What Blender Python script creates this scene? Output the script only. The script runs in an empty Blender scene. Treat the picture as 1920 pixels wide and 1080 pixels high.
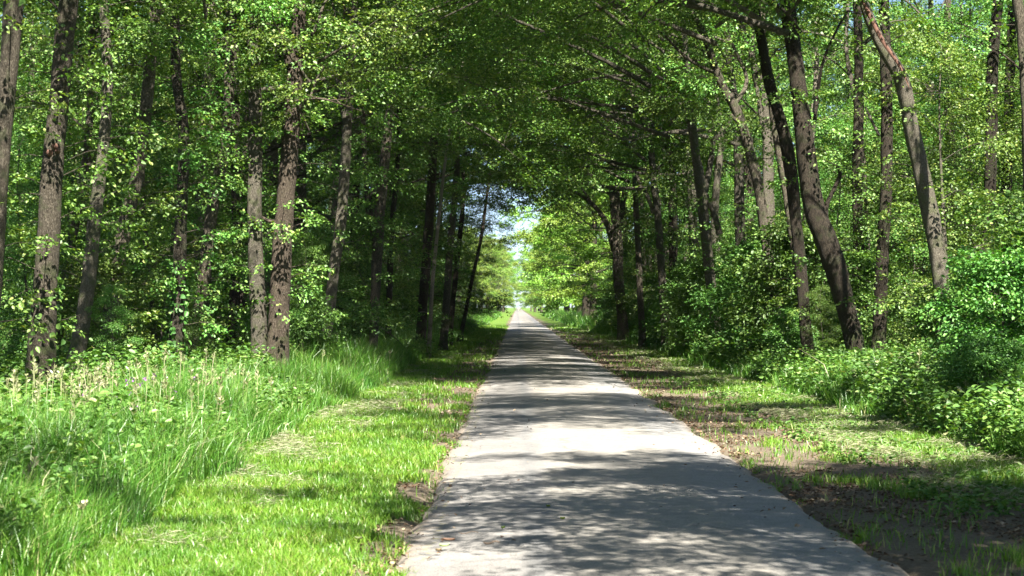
import bpy, math
import numpy as np
from math import sin, cos, pi, radians

SC = bpy.context.scene
COL = SC.collection
F = 3470.0            # focal length in photo pixels (1920 wide)
VX, VY, EYE = 970.0, 575.0, 1.6
def wp(px, py, Y):
    return np.array([(px - VX) / F * Y, Y, EYE + (VY - py) / F * Y])
SUN_EL, SUN_AZ = radians(50), radians(17)      # azimuth: to the right of straight behind the camera
TO_SUN = np.array([sin(SUN_AZ) * cos(SUN_EL), -cos(SUN_AZ) * cos(SUN_EL), sin(SUN_EL)])

# ------------------------------------------------------------------ noise
def vnoise(x, y, seed=0):
    x = np.asarray(x, float); y = np.asarray(y, float)
    xi = np.floor(x).astype(np.int64); yi = np.floor(y).astype(np.int64)
    xf = x - xi; yf = y - yi
    u = xf * xf * (3 - 2 * xf); v = yf * yf * (3 - 2 * yf)
    def h(a, b):
        n = (a * 374761393 + b * 668265263 + seed * 1442695041) & 0xffffffff
        n = ((n ^ (n >> 13)) * 1274126177) & 0xffffffff
        return ((n ^ (n >> 16)) & 0xffff) / 65535.0
    return (h(xi, yi) * (1 - u) + h(xi + 1, yi) * u) * (1 - v) + (h(xi, yi + 1) * (1 - u) + h(xi + 1, yi + 1) * u) * v
def fbm(x, y, seed=0, o=3):
    s = 0; a = .5; t = 0
    for i in range(o):
        s = s + a * vnoise(x * 2 ** i, y * 2 ** i, seed + i * 7); t += a; a *= .5
    return s / t
def sstep(a, b, x):
    t = np.clip((x - a) / (b - a), 0, 1); return t * t * (3 - 2 * t)

# ------------------------------------------------------------------ mesh accumulation
class Acc:
    def __init__(s): s.v = []; s.q = []; s.t = []; s.n = 0; s.mi = 0; s.qm = []; s.tm = []
    def add(s, v, q=None, t=None):
        v = np.asarray(v, float).reshape(-1, 3)
        if q is not None and len(q): s.q.append(np.asarray(q).reshape(-1, 4) + s.n); s.qm.append(np.full(len(s.q[-1]), s.mi))
        if t is not None and len(t): s.t.append(np.asarray(t).reshape(-1, 3) + s.n); s.tm.append(np.full(len(s.t[-1]), s.mi))
        s.v.append(v); s.n += len(v)
    def mesh(s, name, mat, smooth=False):
        me = bpy.data.meshes.new(name)
        V = np.concatenate(s.v).astype(np.float32) if s.v else np.zeros((0, 3), np.float32)
        q = np.concatenate(s.q) if s.q else np.zeros((0, 4), int)
        t = np.concatenate(s.t) if s.t else np.zeros((0, 3), int)
        me.vertices.add(len(V)); me.vertices.foreach_set('co', V.ravel())
        loops = np.concatenate([q.ravel(), t.ravel()]).astype(np.int32)
        me.loops.add(len(loops)); me.loops.foreach_set('vertex_index', loops)
        st = np.concatenate([np.arange(len(q)) * 4, len(q) * 4 + np.arange(len(t)) * 3]).astype(np.int32)
        me.polygons.add(len(st)); me.polygons.foreach_set('loop_start', st)
        if smooth: me.polygons.foreach_set('use_smooth', np.ones(len(st), bool))
        me.update(calc_edges=True)
        for m_ in (mat if isinstance(mat, (list, tuple)) else [mat]): me.materials.append(m_)
        if s.mi: me.polygons.foreach_set('material_index', np.concatenate(s.qm + s.tm).astype(np.int32))
        return me
def norm(a): return a / np.maximum(np.linalg.norm(a, axis=-1, keepdims=True), 1e-9)

def resample(P, R, n):
    """Catmull-Rom through points P with radii R, n samples"""
    P = np.asarray(P, float); R = np.asarray(R, float)
    D = np.concatenate([P, R[:, None]], 1)
    D = np.concatenate([[2 * D[0] - D[1]], D, [2 * D[-1] - D[-2]]])
    m = len(P) - 1
    u = np.linspace(0, m - 1e-6, n); i = u.astype(int); f = (u - i)[:, None]
    a, b, c, d = D[i], D[i + 1], D[i + 2], D[i + 3]
    r = .5 * (2 * b + (c - a) * f + (2 * a - 5 * b + 4 * c - d) * f ** 2 + (3 * b - a - 3 * c + d) * f ** 3)
    return r[:, :3], np.maximum(r[:, 3], .002)

def tube(acc, P, R, k=8, rough=0.0, seed=0, cap=True):
    P = np.asarray(P, float); R = np.asarray(R, float); n = len(P)
    T = norm(np.gradient(P, axis=0))
    ref = np.array([0, 1., 0]) if abs(T[0][2]) > .6 else np.array([0, 0, 1.])
    B = norm(np.cross(T, ref)); C = np.cross(B, T)
    a = np.arange(k) / k * 2 * pi
    rr = np.repeat(R[:, None], k, 1)
    if rough:
        al = np.cumsum(np.r_[0, np.linalg.norm(np.diff(P, axis=0), axis=1)])
        cx = np.cos(a)[None] * 1.3 + seed * 3.1; cy = np.sin(a)[None] * 1.3
        nz = fbm(cx + al[:, None] * 1.1, cy + al[:, None] * .9 + seed, seed) - .5
        n2 = vnoise(cx * 3 + al[:, None] * 3.5, cy * 3 - al[:, None] * 2.6, seed + 5) - .5
        rr = rr * (1 + rough * (nz * 1.3 + n2 * .5))
    V = P[:, None] + (B[:, None] * np.cos(a)[None, :, None] + C[:, None] * np.sin(a)[None, :, None]) * rr[..., None]
    i, j = np.meshgrid(np.arange(n - 1), np.arange(k), indexing='ij')
    q = np.stack([i * k + j, i * k + (j + 1) % k, (i + 1) * k + (j + 1) % k, (i + 1) * k + j], -1).reshape(-1, 4)
    tri = None; V = V.reshape(-1, 3)
    if cap:
        V = np.concatenate([V, P[-1:], P[:1]]); m = n * k
        jj = np.arange(k)
        tri = np.concatenate([np.stack([(n - 1) * k + jj, (n - 1) * k + (jj + 1) % k, np.full(k, m)], 1),
                              np.stack([(jj + 1) % k, jj, np.full(k, m + 1)], 1)])
    acc.add(V, q, tri)

def add_leaves(acc, rng, P, A, N, L, W, lod=0):
    n = len(P)
    A = norm(A); B = norm(np.cross(N, A)); N = np.cross(A, B)
    L = L[:, None]; W = W[:, None]; f = N * W * rng.uniform(.05, .3, (n, 1)); dr = N * L * rng.uniform(-.05, .3, (n, 1))
    if lod == 0:
        V = np.stack([P, P + A * L * .45 + B * W * .55 + f, P + A * L - dr, P + A * L * .45 - B * W * .55 + f], 1)
        acc.add(V, np.arange(n * 4).reshape(-1, 4))
    else:
        m = P + A * L * .5 - dr * .15
        V = np.stack([P, P + A * L * .28 + B * W * .46 + f, P + A * L * .66 + B * W * .42 + f - dr * .4, P + A * L - dr,
                      P + A * L * .66 - B * W * .42 + f - dr * .4, P + A * L * .28 - B * W * .46 + f], 1)
        b = np.arange(n)[:, None] * 6
        q = np.concatenate([b + np.array([[0, 1, 2, 3]]), b + np.array([[0, 3, 4, 5]])])
        acc.add(V, q)

def sprays(acc, rng, P, D, L, nl, ll=.09, lw=.055, lod=0, wid=.45, twig=None, up=.43, droop=.25):
    """flat fans of leaves: P bases, D directions, L lengths, nl leaves each"""
    P = np.asarray(P); D = norm(np.asarray(D)); S = len(P)
    if S == 0: return
    upv = np.array([0, 0, 1.]) + rng.normal(0, .28, (S, 3))
    W = norm(np.cross(D, upv)); U = np.cross(W, D)
    s = rng.uniform(.05, 1, (S, nl)) ** .8
    t = rng.uniform(-1, 1, (S, nl)) * (np.sin(np.clip(s, 0, 1) * pi * .85) * .8 + .2)
    LL = L[:, None]
    pos = P[:, None] + D[:, None] * (s * LL)[..., None] + W[:, None] * (t * LL * wid)[..., None]
    pos = pos + np.array([0, 0, -1.]) * ((s ** 2 + .5 * t ** 2) * LL * droop)[..., None] + rng.normal(0, .018, (S, nl, 3))
    A = D[:, None] * .7 + W[:, None] * (np.sign(t) * .8)[..., None] + rng.normal(0, .35, (S, nl, 3))
    A[..., 2] -= .15
    N = U[:, None] + rng.normal(0, up, (S, nl, 3)); N[..., 2] = np.abs(N[..., 2])
    sc = rng.uniform(.6, 1.15, S * nl)
    add_leaves(acc, rng, pos.reshape(-1, 3), A.reshape(-1, 3), norm(N.reshape(-1, 3)), ll * sc, lw * sc, lod)
    if twig is not None:
        for i in range(S):
            e = P[i] + D[i] * L[i] * .85 - np.array([0, 0, L[i] * droop * .7])
            m = P[i] + D[i] * L[i] * .45 - np.array([0, 0, L[i] * droop * .15])
            tube(twig, [P[i], m, e], np.array([.006, .004, .002]), 3, cap=False)

# ------------------------------------------------------------------ materials
def mat(name):
    m = bpy.data.materials.new(name); m.use_nodes = True
    nt = m.node_tree; nt.nodes.clear()
    return m, nt
def N_(nt, t, **kw):
    n = nt.nodes.new(t)
    for k, v in kw.items():
        if k.startswith('_'): setattr(n, k[1:], v)
        else: n.inputs[k].default_value = v
    return n
def ramp(nt, src, stops):
    r = nt.nodes.new('ShaderNodeValToRGB'); e = r.color_ramp.elements
    while len(e) > 1: e.remove(e[-1])
    e[0].position = stops[0][0]; e[0].color = (*stops[0][1], 1)
    for p, c in stops[1:]:
        x = e.new(p); x.color = (*c, 1)
    nt.links.new(src, r.inputs[0]); return r.outputs[0]
def mixc(nt, f, a, b, mode='MIX'):
    m = nt.nodes.new('ShaderNodeMix'); m.data_type = 'RGBA'; m.blend_type = mode
    for i, v in ((0, f), (6, a), (7, b)):
        if isinstance(v, (int, float)): m.inputs[i].default_value = v
        elif isinstance(v, tuple): m.inputs[i].default_value = (*v, 1)
        else: nt.links.new(v, m.inputs[i])
    return m.outputs[2]
def math_(nt, op, a, b=None, c=None):
    m = nt.nodes.new('ShaderNodeMath'); m.operation = op
    for i, v in enumerate((a, b, c)):
        if v is None: continue
        if isinstance(v, (int, float)): m.inputs[i].default_value = v
        else: nt.links.new(v, m.inputs[i])
    return m.outputs[0]

def leaf_mat(name, stops, trans=.4, gloss=.09, tcol=(1.5, 1.25, .45), rough=.38, patch=0):
    m, nt = mat(name)
    g = N_(nt, 'ShaderNodeNewGeometry'); oi = N_(nt, 'ShaderNodeObjectInfo')
    c = ramp(nt, g.outputs['Random Per Island'], stops)
    hsv = N_(nt, 'ShaderNodeHueSaturation')
    nt.links.new(c, hsv.inputs['Color'])
    nt.links.new(math_(nt, 'MULTIPLY_ADD', oi.outputs['Random'], .05, .475), hsv.inputs['Hue'])
    nt.links.new(math_(nt, 'MULTIPLY_ADD', oi.outputs['Random'], .5, .75), hsv.inputs['Value'])
    c = hsv.outputs[0]
    if patch:
        pn = N_(nt, 'ShaderNodeTexNoise', Scale=1.1, Detail=4, Roughness=.65); nt.links.new(g.outputs['Position'], pn.inputs['Vector'])
        c = mixc(nt, 1.0, c, ramp(nt, pn.outputs['Fac'], [(.34, (1 - patch * .75, 1 - patch * .45, 1 - patch * .2)), (.5, (.95, .95, 1)), (.64, (1 + patch * .4, 1 + patch * .2, 1 + patch * .3))]), 'MULTIPLY')
    tc = mixc(nt, 1.0, c, tcol, 'MULTIPLY')
    d = N_(nt, 'ShaderNodeBsdfDiffuse'); t = N_(nt, 'ShaderNodeBsdfTranslucent'); gl = N_(nt, 'ShaderNodeBsdfGlossy', Roughness=rough)
    gl.inputs['Color'].default_value = (.9, .95, .85, 1)
    nt.links.new(c, d.inputs[0]); nt.links.new(tc, t.inputs[0])
    a = N_(nt, 'ShaderNodeMixShader', Fac=trans); b = N_(nt, 'ShaderNodeMixShader', Fac=gloss)
    nt.links.new(d.outputs[0], a.inputs[1]); nt.links.new(t.outputs[0], a.inputs[2])
    nt.links.new(a.outputs[0], b.inputs[1]); nt.links.new(gl.outputs[0], b.inputs[2])
    o = N_(nt, 'ShaderNodeOutputMaterial'); nt.links.new(b.outputs[0], o.inputs[0])
    return m
LT = dict(trans=.27, gloss=.04, tcol=(1.3, 1.35, .45), rough=.5)
M_LEAF = leaf_mat('leaf_green', [(0, (.050, .115, .02)), (.35, (.090, .19, .032)), (.7, (.14, .26, .045)), (.93, (.21, .33, .07)), (1, (.32, .38, .10))], **LT)
M_LEAF_DARK = leaf_mat('leaf_hornbeam', [(0, (.045, .105, .02)), (.5, (.080, .175, .03)), (.9, (.14, .25, .045)), (1, (.22, .31, .07))], **LT)
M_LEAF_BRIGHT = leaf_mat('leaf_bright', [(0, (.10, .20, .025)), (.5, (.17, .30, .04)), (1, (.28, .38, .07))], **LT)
M_SHRUB = leaf_mat('leaf_shrub', [(0, (.05, .13, .022)), (.5, (.09, .20, .034)), (1, (.17, .30, .06))], **LT)
M_HERB = leaf_mat('leaf_herb', [(0, (.05, .13, .022)), (.5, (.09, .20, .035)), (.95, (.17, .29, .06)), (1, (.3, .3, .15))], **LT)
M_LAWN = leaf_mat('short_grass', [(0, (.085, .19, .014)), (.5, (.135, .265, .022)), (.85, (.205, .33, .035)), (1, (.34, .31, .13))], trans=.4, gloss=.03, tcol=(1.2, 1.1, .5), patch=.45)
M_TALL = leaf_mat('tall_grass', [(0, (.06, .16, .014)), (.5, (.10, .235, .022)), (.85, (.17, .30, .04)), (.96, (.26, .33, .09)), (1, (.36, .33, .17))], trans=.4, gloss=.04, tcol=(1.15, 1.1, .55), patch=.5)
M_HAY = leaf_mat('mown_grass', [(0, (.19, .25, .11)), (.5, (.32, .35, .20)), (1, (.46, .44, .30))], trans=.3, gloss=.03, tcol=(1.1, 1.05, .7))
M_SEED = leaf_mat('seed_heads', [(0, (.24, .32, .12)), (.6, (.36, .41, .20)), (1, (.56, .55, .33))], trans=.3, gloss=.03, tcol=(1.1, 1.0, .7))
M_LITTER = leaf_mat('dead_leaves', [(0, (.06, .038, .022)), (.5, (.14, .09, .055)), (.85, (.24, .17, .10)), (1, (.38, .31, .2))], trans=.1, gloss=.03, tcol=(1.1, .9, .6))
M_PURPLE = leaf_mat('vetch_flower', [(0, (.22, .08, .30)), (1, (.40, .16, .48))], trans=.3, gloss=.02, tcol=(1, 1, 1))

def bark_mat(name, dark, mid, light, moss, mossamt, sc=1.0, wound=False):
    m, nt = mat(name)
    tc = N_(nt, 'ShaderNodeTexCoord'); oi = N_(nt, 'ShaderNodeObjectInfo')
    mp = N_(nt, 'ShaderNodeMapping'); mp.inputs['Scale'].default_value = (1, 1, .42)
    nt.links.new(tc.outputs['Object'], mp.inputs[0])
    n1 = N_(nt, 'ShaderNodeTexNoise', Scale=55 * sc, Detail=5, Roughness=.65); nt.links.new(mp.outputs[0], n1.inputs['Vector'])
    n2 = N_(nt, 'ShaderNodeTexNoise', Scale=5.5, Detail=3); nt.links.new(tc.outputs['Object'], n2.inputs['Vector'])
    vo = N_(nt, 'ShaderNodeTexVoronoi', Scale=42 * sc); vo.feature = 'DISTANCE_TO_EDGE'
    wv = mixc(nt, .12, mp.outputs[0], n1.outputs['Color']); nt.links.new(wv, vo.inputs['Vector'])
    c = ramp(nt, n1.outputs['Fac'], [(.3, dark), (.5, mid), (.72, light)])
    crack = ramp(nt, vo.outputs['Distance'], [(0, (.25, .22, .2)), (.12, (1, 1, 1))])
    c = mixc(nt, .75, c, crack, 'MULTIPLY')
    c = mixc(nt, ramp(nt, n2.outputs['Fac'], [(.5, (0, 0, 0)), (.62, (mossamt,) * 3)]), c, moss)
    gp = N_(nt, 'ShaderNodeNewGeometry'); sz = N_(nt, 'ShaderNodeSeparateXYZ'); nt.links.new(gp.outputs['Position'], sz.inputs[0])
    low = math_(nt, 'ADD', math_(nt, 'MULTIPLY', sz.outputs[2], -.14), math_(nt, 'MULTIPLY', n2.outputs['Fac'], 1.1))
    c = mixc(nt, ramp(nt, low, [(.38, (0, 0, 0)), (.56, (.55, .55, .55))]), c, (.085, .11, .035))
    hs = N_(nt, 'ShaderNodeHueSaturation'); nt.links.new(c, hs.inputs['Color'])
    nt.links.new(math_(nt, 'MULTIPLY_ADD', oi.outputs['Random'], .45, .48), hs.inputs['Value'])
    b = N_(nt, 'ShaderNodeBsdfPrincipled', Roughness=.9); b.inputs['Specular IOR Level'].default_value = .2
    nt.links.new(hs.outputs[0], b.inputs['Base Color'])
    h = math_(nt, 'ADD', math_(nt, 'MULTIPLY', n1.outputs['Fac'], .6), math_(nt, 'MINIMUM', math_(nt, 'MULTIPLY', vo.outputs['Distance'], 6), .7))
    bp = N_(nt, 'ShaderNodeBump', Strength=.9, Distance=.03); nt.links.new(h, bp.inputs['Height']); nt.links.new(bp.outputs[0], b.inputs['Normal'])
    o = N_(nt, 'ShaderNodeOutputMaterial'); nt.links.new(b.outputs[0], o.inputs[0])
    return m
BARK = {
 'brown': bark_mat('bark_brown', (.07, .055, .037), (.16, .135, .098), (.33, .285, .215), (.10, .13, .05), .45),
 'red': bark_mat('bark_reddish', (.075, .055, .038), (.17, .133, .096), (.33, .265, .195), (.15, .13, .08), .3),
 'grey': bark_mat('bark_grey', (.095, .085, .06), (.22, .195, .145), (.40, .36, .28), (.15, .18, .07), .5, 1.4),
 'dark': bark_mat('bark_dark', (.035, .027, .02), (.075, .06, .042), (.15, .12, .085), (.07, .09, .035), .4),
 'pale': bark_mat('bark_pale', (.24, .20, .15), (.42, .36, .28), (.6, .54, .44), (.25, .24, .14), .25, 1.4),
}
def simple(name, col, rough=.9):
    m, nt = mat(name)
    tc = N_(nt, 'ShaderNodeTexCoord'); n = N_(nt, 'ShaderNodeTexNoise', Scale=60., Detail=4)
    nt.links.new(tc.outputs['Object'], n.inputs['Vector'])
    c = ramp(nt, n.outputs['Fac'], [(.3, tuple(x * .6 for x in col)), (.7, tuple(min(1, x * 1.3) for x in col))])
    b = N_(nt, 'ShaderNodeBsdfPrincipled', Roughness=rough); nt.links.new(c, b.inputs['Base Color'])
    o = N_(nt, 'ShaderNodeOutputMaterial'); nt.links.new(b.outputs[0], o.inputs[0]); return m
M_WOUND = simple('bare_wood', (.12, .058, .038))
M_TWIG = simple('twig_wood', (.16, .12, .085))

# ------------------------------------------------------------------ objects
def tag(o, label=None, cat=None, group=None, kind=None):
    if label: o['label'] = label
    if cat: o['category'] = cat
    if group: o['group'] = group
    if kind: o['kind'] = kind
    return o
def obj(name, me, parent=None, loc=None):
    o = bpy.data.objects.new(name, me); COL.objects.link(o)
    if parent is not None: o.parent = parent
    if loc is not None: o.location = loc
    return o
def empty(name, loc=(0, 0, 0), rz=0, sc=1):
    o = bpy.data.objects.new(name, None); COL.objects.link(o)
    o.location = loc; o.rotation_euler = (0, 0, rz); o.scale = (sc,) * 3
    o.empty_display_size = .3
    return o

# ------------------------------------------------------------------ ground masks
ROAD_L, ROAD_R = -.76, 2.30
def ground_h(x, y):
    bump = (fbm(x * 1.3, y * .8, 3) - .5) * .10
    f = np.maximum(sstep(-2.6, -5, x), sstep(4.4, 7, x))
    h = bump * (.25 + f) + f * .10
    inr = sstep(ROAD_L - .12, ROAD_L + .05, x) * (1 - sstep(ROAD_R - .05, ROAD_R + .12, x))
    return h * (1 - inr) - .05 * inr
def dirt_mask(x, y):
    n = fbm(x * 1.1 + 5, y * .55, 11, 4); m = fbm(x * 4, y * 3, 17, 2)
    left = (ROAD_L - x)                    # metres out from the road edge
    right = (x - ROAD_R)
    wl = .16 + 1.0 * sstep(22, 30, y) * (1 - sstep(75, 110, y)) + (n - .5) * 1.0
    wr = 1.8 * (1 - .75 * sstep(95, 130, y)) + (n - .5) * 1.5
    dl = 1 - sstep(-.12, .22, left - wl - (m - .5) * .35)
    dr = 1 - sstep(-.25, .35, right - wr - (m - .5) * .6)
    return np.where(x < .8, dl, dr)

def make_ground():
    def graded(a, b, fine, lim, g=1.35):
        c = list(np.arange(a, b, fine)); s = fine
        while c[-1] < lim[1]: s *= g; c.append(c[-1] + s)
        s = fine
        while c[0] > lim[0]: s *= g; c.insert(0, c[0] - s)
        return np.array(c)
    xs = graded(-7.5, 8, .09, (-1500, 1500)); ys = graded(8, 60, .16, (-120, 60))
    s = .16
    ys = list(ys)
    while ys[-1] < 2500: s = min(s * 1.03, 200) if ys[-1] < 300 else s * 1.3; ys.append(ys[-1] + s)
    ys = np.array(ys)
    X, Y = np.meshgrid(xs, ys)
    Z = np.where(Y < 400, ground_h(X, Y), 0.0)
    Z = Z * (1 - sstep(20, 60, np.abs(X)))
    inr = (X > ROAD_L - .1) & (X < ROAD_R + .1); Z = np.where(inr & (Y >= 400), -.05, Z)
    acc = Acc(); nx, ny = len(xs), len(ys)
    i, j = np.meshgrid(np.arange(ny - 1), np.arange(nx - 1), indexing='ij')
    q = np.stack([i * nx + j, i * nx + j + 1, (i + 1) * nx + j + 1, (i + 1) * nx + j], -1).reshape(-1, 4)
    acc.add(np.stack([X, Y, Z], -1).reshape(-1, 3), q)
    m, nt = mat('ground_soil_and_turf')
    at = N_(nt, 'ShaderNodeAttribute'); at.attribute_name = 'soil'
    fo = N_(nt, 'ShaderNodeAttribute'); fo.attribute_name = 'woodland'
    tc = N_(nt, 'ShaderNodeTexCoord')
    n1 = N_(nt, 'ShaderNodeTexNoise', Scale=25., Detail=6, Roughness=.7); n2 = N_(nt, 'ShaderNodeTexNoise', Scale=3., Detail=4)
    n3 = N_(nt, 'ShaderNodeTexNoise', Scale=120., Detail=3)
    for n in (n1, n2, n3): nt.links.new(tc.outputs['Object'], n.inputs['Vector'])
    soil = ramp(nt, n1.outputs['Fac'], [(.3, (.06, .046, .03)), (.5, (.13, .102, .07)), (.7, (.22, .185, .135))])
    soil = mixc(nt, ramp(nt, n3.outputs['Fac'], [(.45, (0, 0, 0)), (.6, (.5, .5, .5))]), soil, (.20, .17, .125))
    turf = ramp(nt, n1.outputs['Fac'], [(.3, (.05, .10, .015)), (.7, (.14, .22, .035))])
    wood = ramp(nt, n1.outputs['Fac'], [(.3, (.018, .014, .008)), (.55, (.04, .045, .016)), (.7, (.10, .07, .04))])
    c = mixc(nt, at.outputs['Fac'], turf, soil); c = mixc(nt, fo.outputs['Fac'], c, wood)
    b = N_(nt, 'ShaderNodeBsdfPrincipled', Roughness=.95); b.inputs['Specular IOR Level'].default_value = .1
    nt.links.new(c, b.inputs['Base Color'])
    bp = N_(nt, 'ShaderNodeBump', Strength=.8, Distance=.03); nt.links.new(n1.outputs['Fac'], bp.inputs['Height']); nt.links.new(bp.outputs[0], b.inputs['Normal'])
    o = N_(nt, 'ShaderNodeOutputMaterial'); nt.links.new(b.outputs[0], o.inputs[0])
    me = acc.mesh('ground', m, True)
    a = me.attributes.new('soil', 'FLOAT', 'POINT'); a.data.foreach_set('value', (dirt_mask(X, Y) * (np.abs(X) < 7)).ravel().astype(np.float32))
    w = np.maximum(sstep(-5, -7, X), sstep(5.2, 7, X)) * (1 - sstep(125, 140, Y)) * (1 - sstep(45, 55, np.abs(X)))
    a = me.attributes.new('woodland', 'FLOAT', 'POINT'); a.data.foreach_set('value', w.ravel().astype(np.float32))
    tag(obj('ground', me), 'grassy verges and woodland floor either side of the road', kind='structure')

def make_road():
    ys = np.r_[np.arange(-60, 6, 3), np.arange(6, 80, .12), np.arange(80, 400, 4), np.arange(400, 2400, 60)]
    us = np.r_[0, .02, np.linspace(.04, .96, 22), .98, 1]
    Y, U = np.meshgrid(ys, us, indexing='ij')
    el = ROAD_L + (fbm(Y * .9, Y * 0, 31) - .5) * .2 + (vnoise(Y * 4, Y * 0, 33) - .5) * .06
    er = ROAD_R + (fbm(Y * .8, Y * 0, 35) - .5) * .24 + (vnoise(Y * 4, Y * 0, 37) - .5) * .07
    X = el + (er - el) * U
    Z = .012 + .045 * (1 - (2 * U - 1) ** 2) - .045 * (np.abs(2 * U - 1) > .999)
    Z = Z + (fbm(X * .9, Y * .35, 41) - .5) * .02
    acc = Acc(); nx, ny = len(us), len(ys)
    i, j = np.meshgrid(np.arange(ny - 1), np.arange(nx - 1), indexing='ij')
    acc.add(np.stack([X, Y, Z], -1).reshape(-1, 3), np.stack([i * nx + j, i * nx + j + 1, (i + 1) * nx + j + 1, (i + 1) * nx + j], -1).reshape(-1, 4))
    m, nt = mat('road_asphalt')
    tc = N_(nt, 'ShaderNodeTexCoord'); sp = N_(nt, 'ShaderNodeSeparateXYZ'); nt.links.new(tc.outputs['Object'], sp.inputs[0])
    g = N_(nt, 'ShaderNodeTexNoise', Scale=85., Detail=3, Roughness=.7)
    g2 = N_(nt, 'ShaderNodeTexVoronoi', Scale=48.)
    mp = N_(nt, 'ShaderNodeMapping'); mp.inputs['Scale'].default_value = (1.6, .22, 1); nt.links.new(tc.outputs['Object'], mp.inputs[0])
    st = N_(nt, 'ShaderNodeTexNoise', Scale=1.6, Detail=4, Roughness=.6); nt.links.new(mp.outputs[0], st.inputs['Vector'])
    bl = N_(nt, 'ShaderNodeTexNoise', Scale=.8, Detail=5); fine = N_(nt, 'ShaderNodeTexNoise', Scale=9., Detail=5)
    for n in (g, g2, bl, fine): nt.links.new(tc.outputs['Object'], n.inputs['Vector'])
    base = ramp(nt, bl.outputs['Fac'], [(.3, (.19, .18, .165)), (.55, (.225, .213, .195)), (.75, (.25, .238, .213))])
    # lanes of different paving age: cream strip right of the worn seam, cooler strip far right
    xw = math_(nt, 'ADD', sp.outputs[0], math_(nt, 'MULTIPLY', math_(nt, 'SUBTRACT', st.outputs['Fac'], .5), .35))
    cream = ramp(nt, xw, [(.22, (0, 0, 0)), (.30, (.8, .8, .8))])
    cool = ramp(nt, math_(nt, 'MULTIPLY', xw, .3), [(.44, (0, 0, 0)), (.50, (.8, .8, .8))])
    base = mixc(nt, cream, base, (.262, .243, .208)); base = mixc(nt, cool, base, (.23, .225, .215))
    seam = ramp(nt, math_(nt, 'ABSOLUTE', math_(nt, 'SUBTRACT', xw, .12)), [(.0, (.7, .7, .7)), (.13, (0, 0, 0))])
    base = mixc(nt, seam, base, (.16, .16, .155))
    agg = ramp(nt, g.outputs['Fac'], [(.33, (.45, .45, .45)), (.5, (.95, .95, .95)), (.7, (1.35, 1.33, 1.3))])
    c = mixc(nt, 1.0, base, agg, 'MULTIPLY')
    pit = ramp(nt, g2.outputs['Distance'], [(.05, (.45, .45, .45)), (.28, (1.05, 1.05, 1.05))]); c = mixc(nt, .7, c, pit, 'MULTIPLY')
    pat = ramp(nt, fine.outputs['Fac'], [(.35, (.8, .8, .8)), (.6, (1.08, 1.08, 1.08))]); c = mixc(nt, .6, c, pat, 'MULTIPLY')
    cv = N_(nt, 'ShaderNodeTexVoronoi', Scale=.55); cv.feature = 'DISTANCE_TO_EDGE'
    wn = N_(nt, 'ShaderNodeTexNoise', Scale=2.5, Detail=6, Roughness=.7); nt.links.new(tc.outputs['Object'], wn.inputs['Vector'])
    nt.links.new(mixc(nt, .35, tc.outputs['Object'], wn.outputs['Color']), cv.inputs['Vector'])
    crk = math_(nt, 'MULTIPLY', ramp(nt, cv.outputs['Distance'], [(0, (1, 1, 1)), (.006, (0, 0, 0))]), ramp(nt, bl.outputs['Fac'], [(.48, (0, 0, 0)), (.56, (.75, .75, .75))]))
    c = mixc(nt, crk, c, (.05, .048, .045))
    # moss line near the left edge, soil washed over both edges
    ml = ramp(nt, math_(nt, 'ABSOLUTE', math_(nt, 'ADD', xw, .58)), [(.0, (1, 1, 1)), (.035, (0, 0, 0))])
    mn = ramp(nt, fine.outputs['Fac'], [(.5, (0, 0, 0)), (.62, (.55, .55, .55))])
    c = mixc(nt, mixc(nt, 1, ml, mn, 'MULTIPLY'), c, (.24, .22, .04))
    edge = ramp(nt, math_(nt, 'ABSOLUTE', math_(nt, 'SUBTRACT', xw, .77)), [(.0, (0, 0, 0)), (1, (0, 0, 0))])
    ew = math_(nt, 'ADD', math_(nt, 'ABSOLUTE', math_(nt, 'SUBTRACT', sp.outputs[0], .77)), math_(nt, 'MULTIPLY', math_(nt, 'SUBTRACT', fine.outputs['Fac'], .5), .5))
    em = N_(nt, 'ShaderNodeMapRange'); em.inputs[1].default_value = 1.36; em.inputs[2].default_value = 1.62
    nt.links.new(ew, em.inputs[0])
    c = mixc(nt, em.outputs[0], c, (.26, .20, .14))
    b = N_(nt, 'ShaderNodeBsdfPrincipled', Roughness=.85); nt.links.new(c, b.inputs['Base Color']); b.inputs['Specular IOR Level'].default_value = .3
    bp = N_(nt, 'ShaderNodeBump', Strength=.5, Distance=.006); nt.links.new(g.outputs['Fac'], bp.inputs['Height']); nt.links.new(bp.outputs[0], b.inputs['Normal'])
    o = N_(nt, 'ShaderNodeOutputMaterial'); nt.links.new(b.outputs[0], o.inputs[0])
    tag(obj('road', acc.mesh('road', m, True)), 'narrow straight pale asphalt lane running away under the trees', kind='structure')

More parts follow.
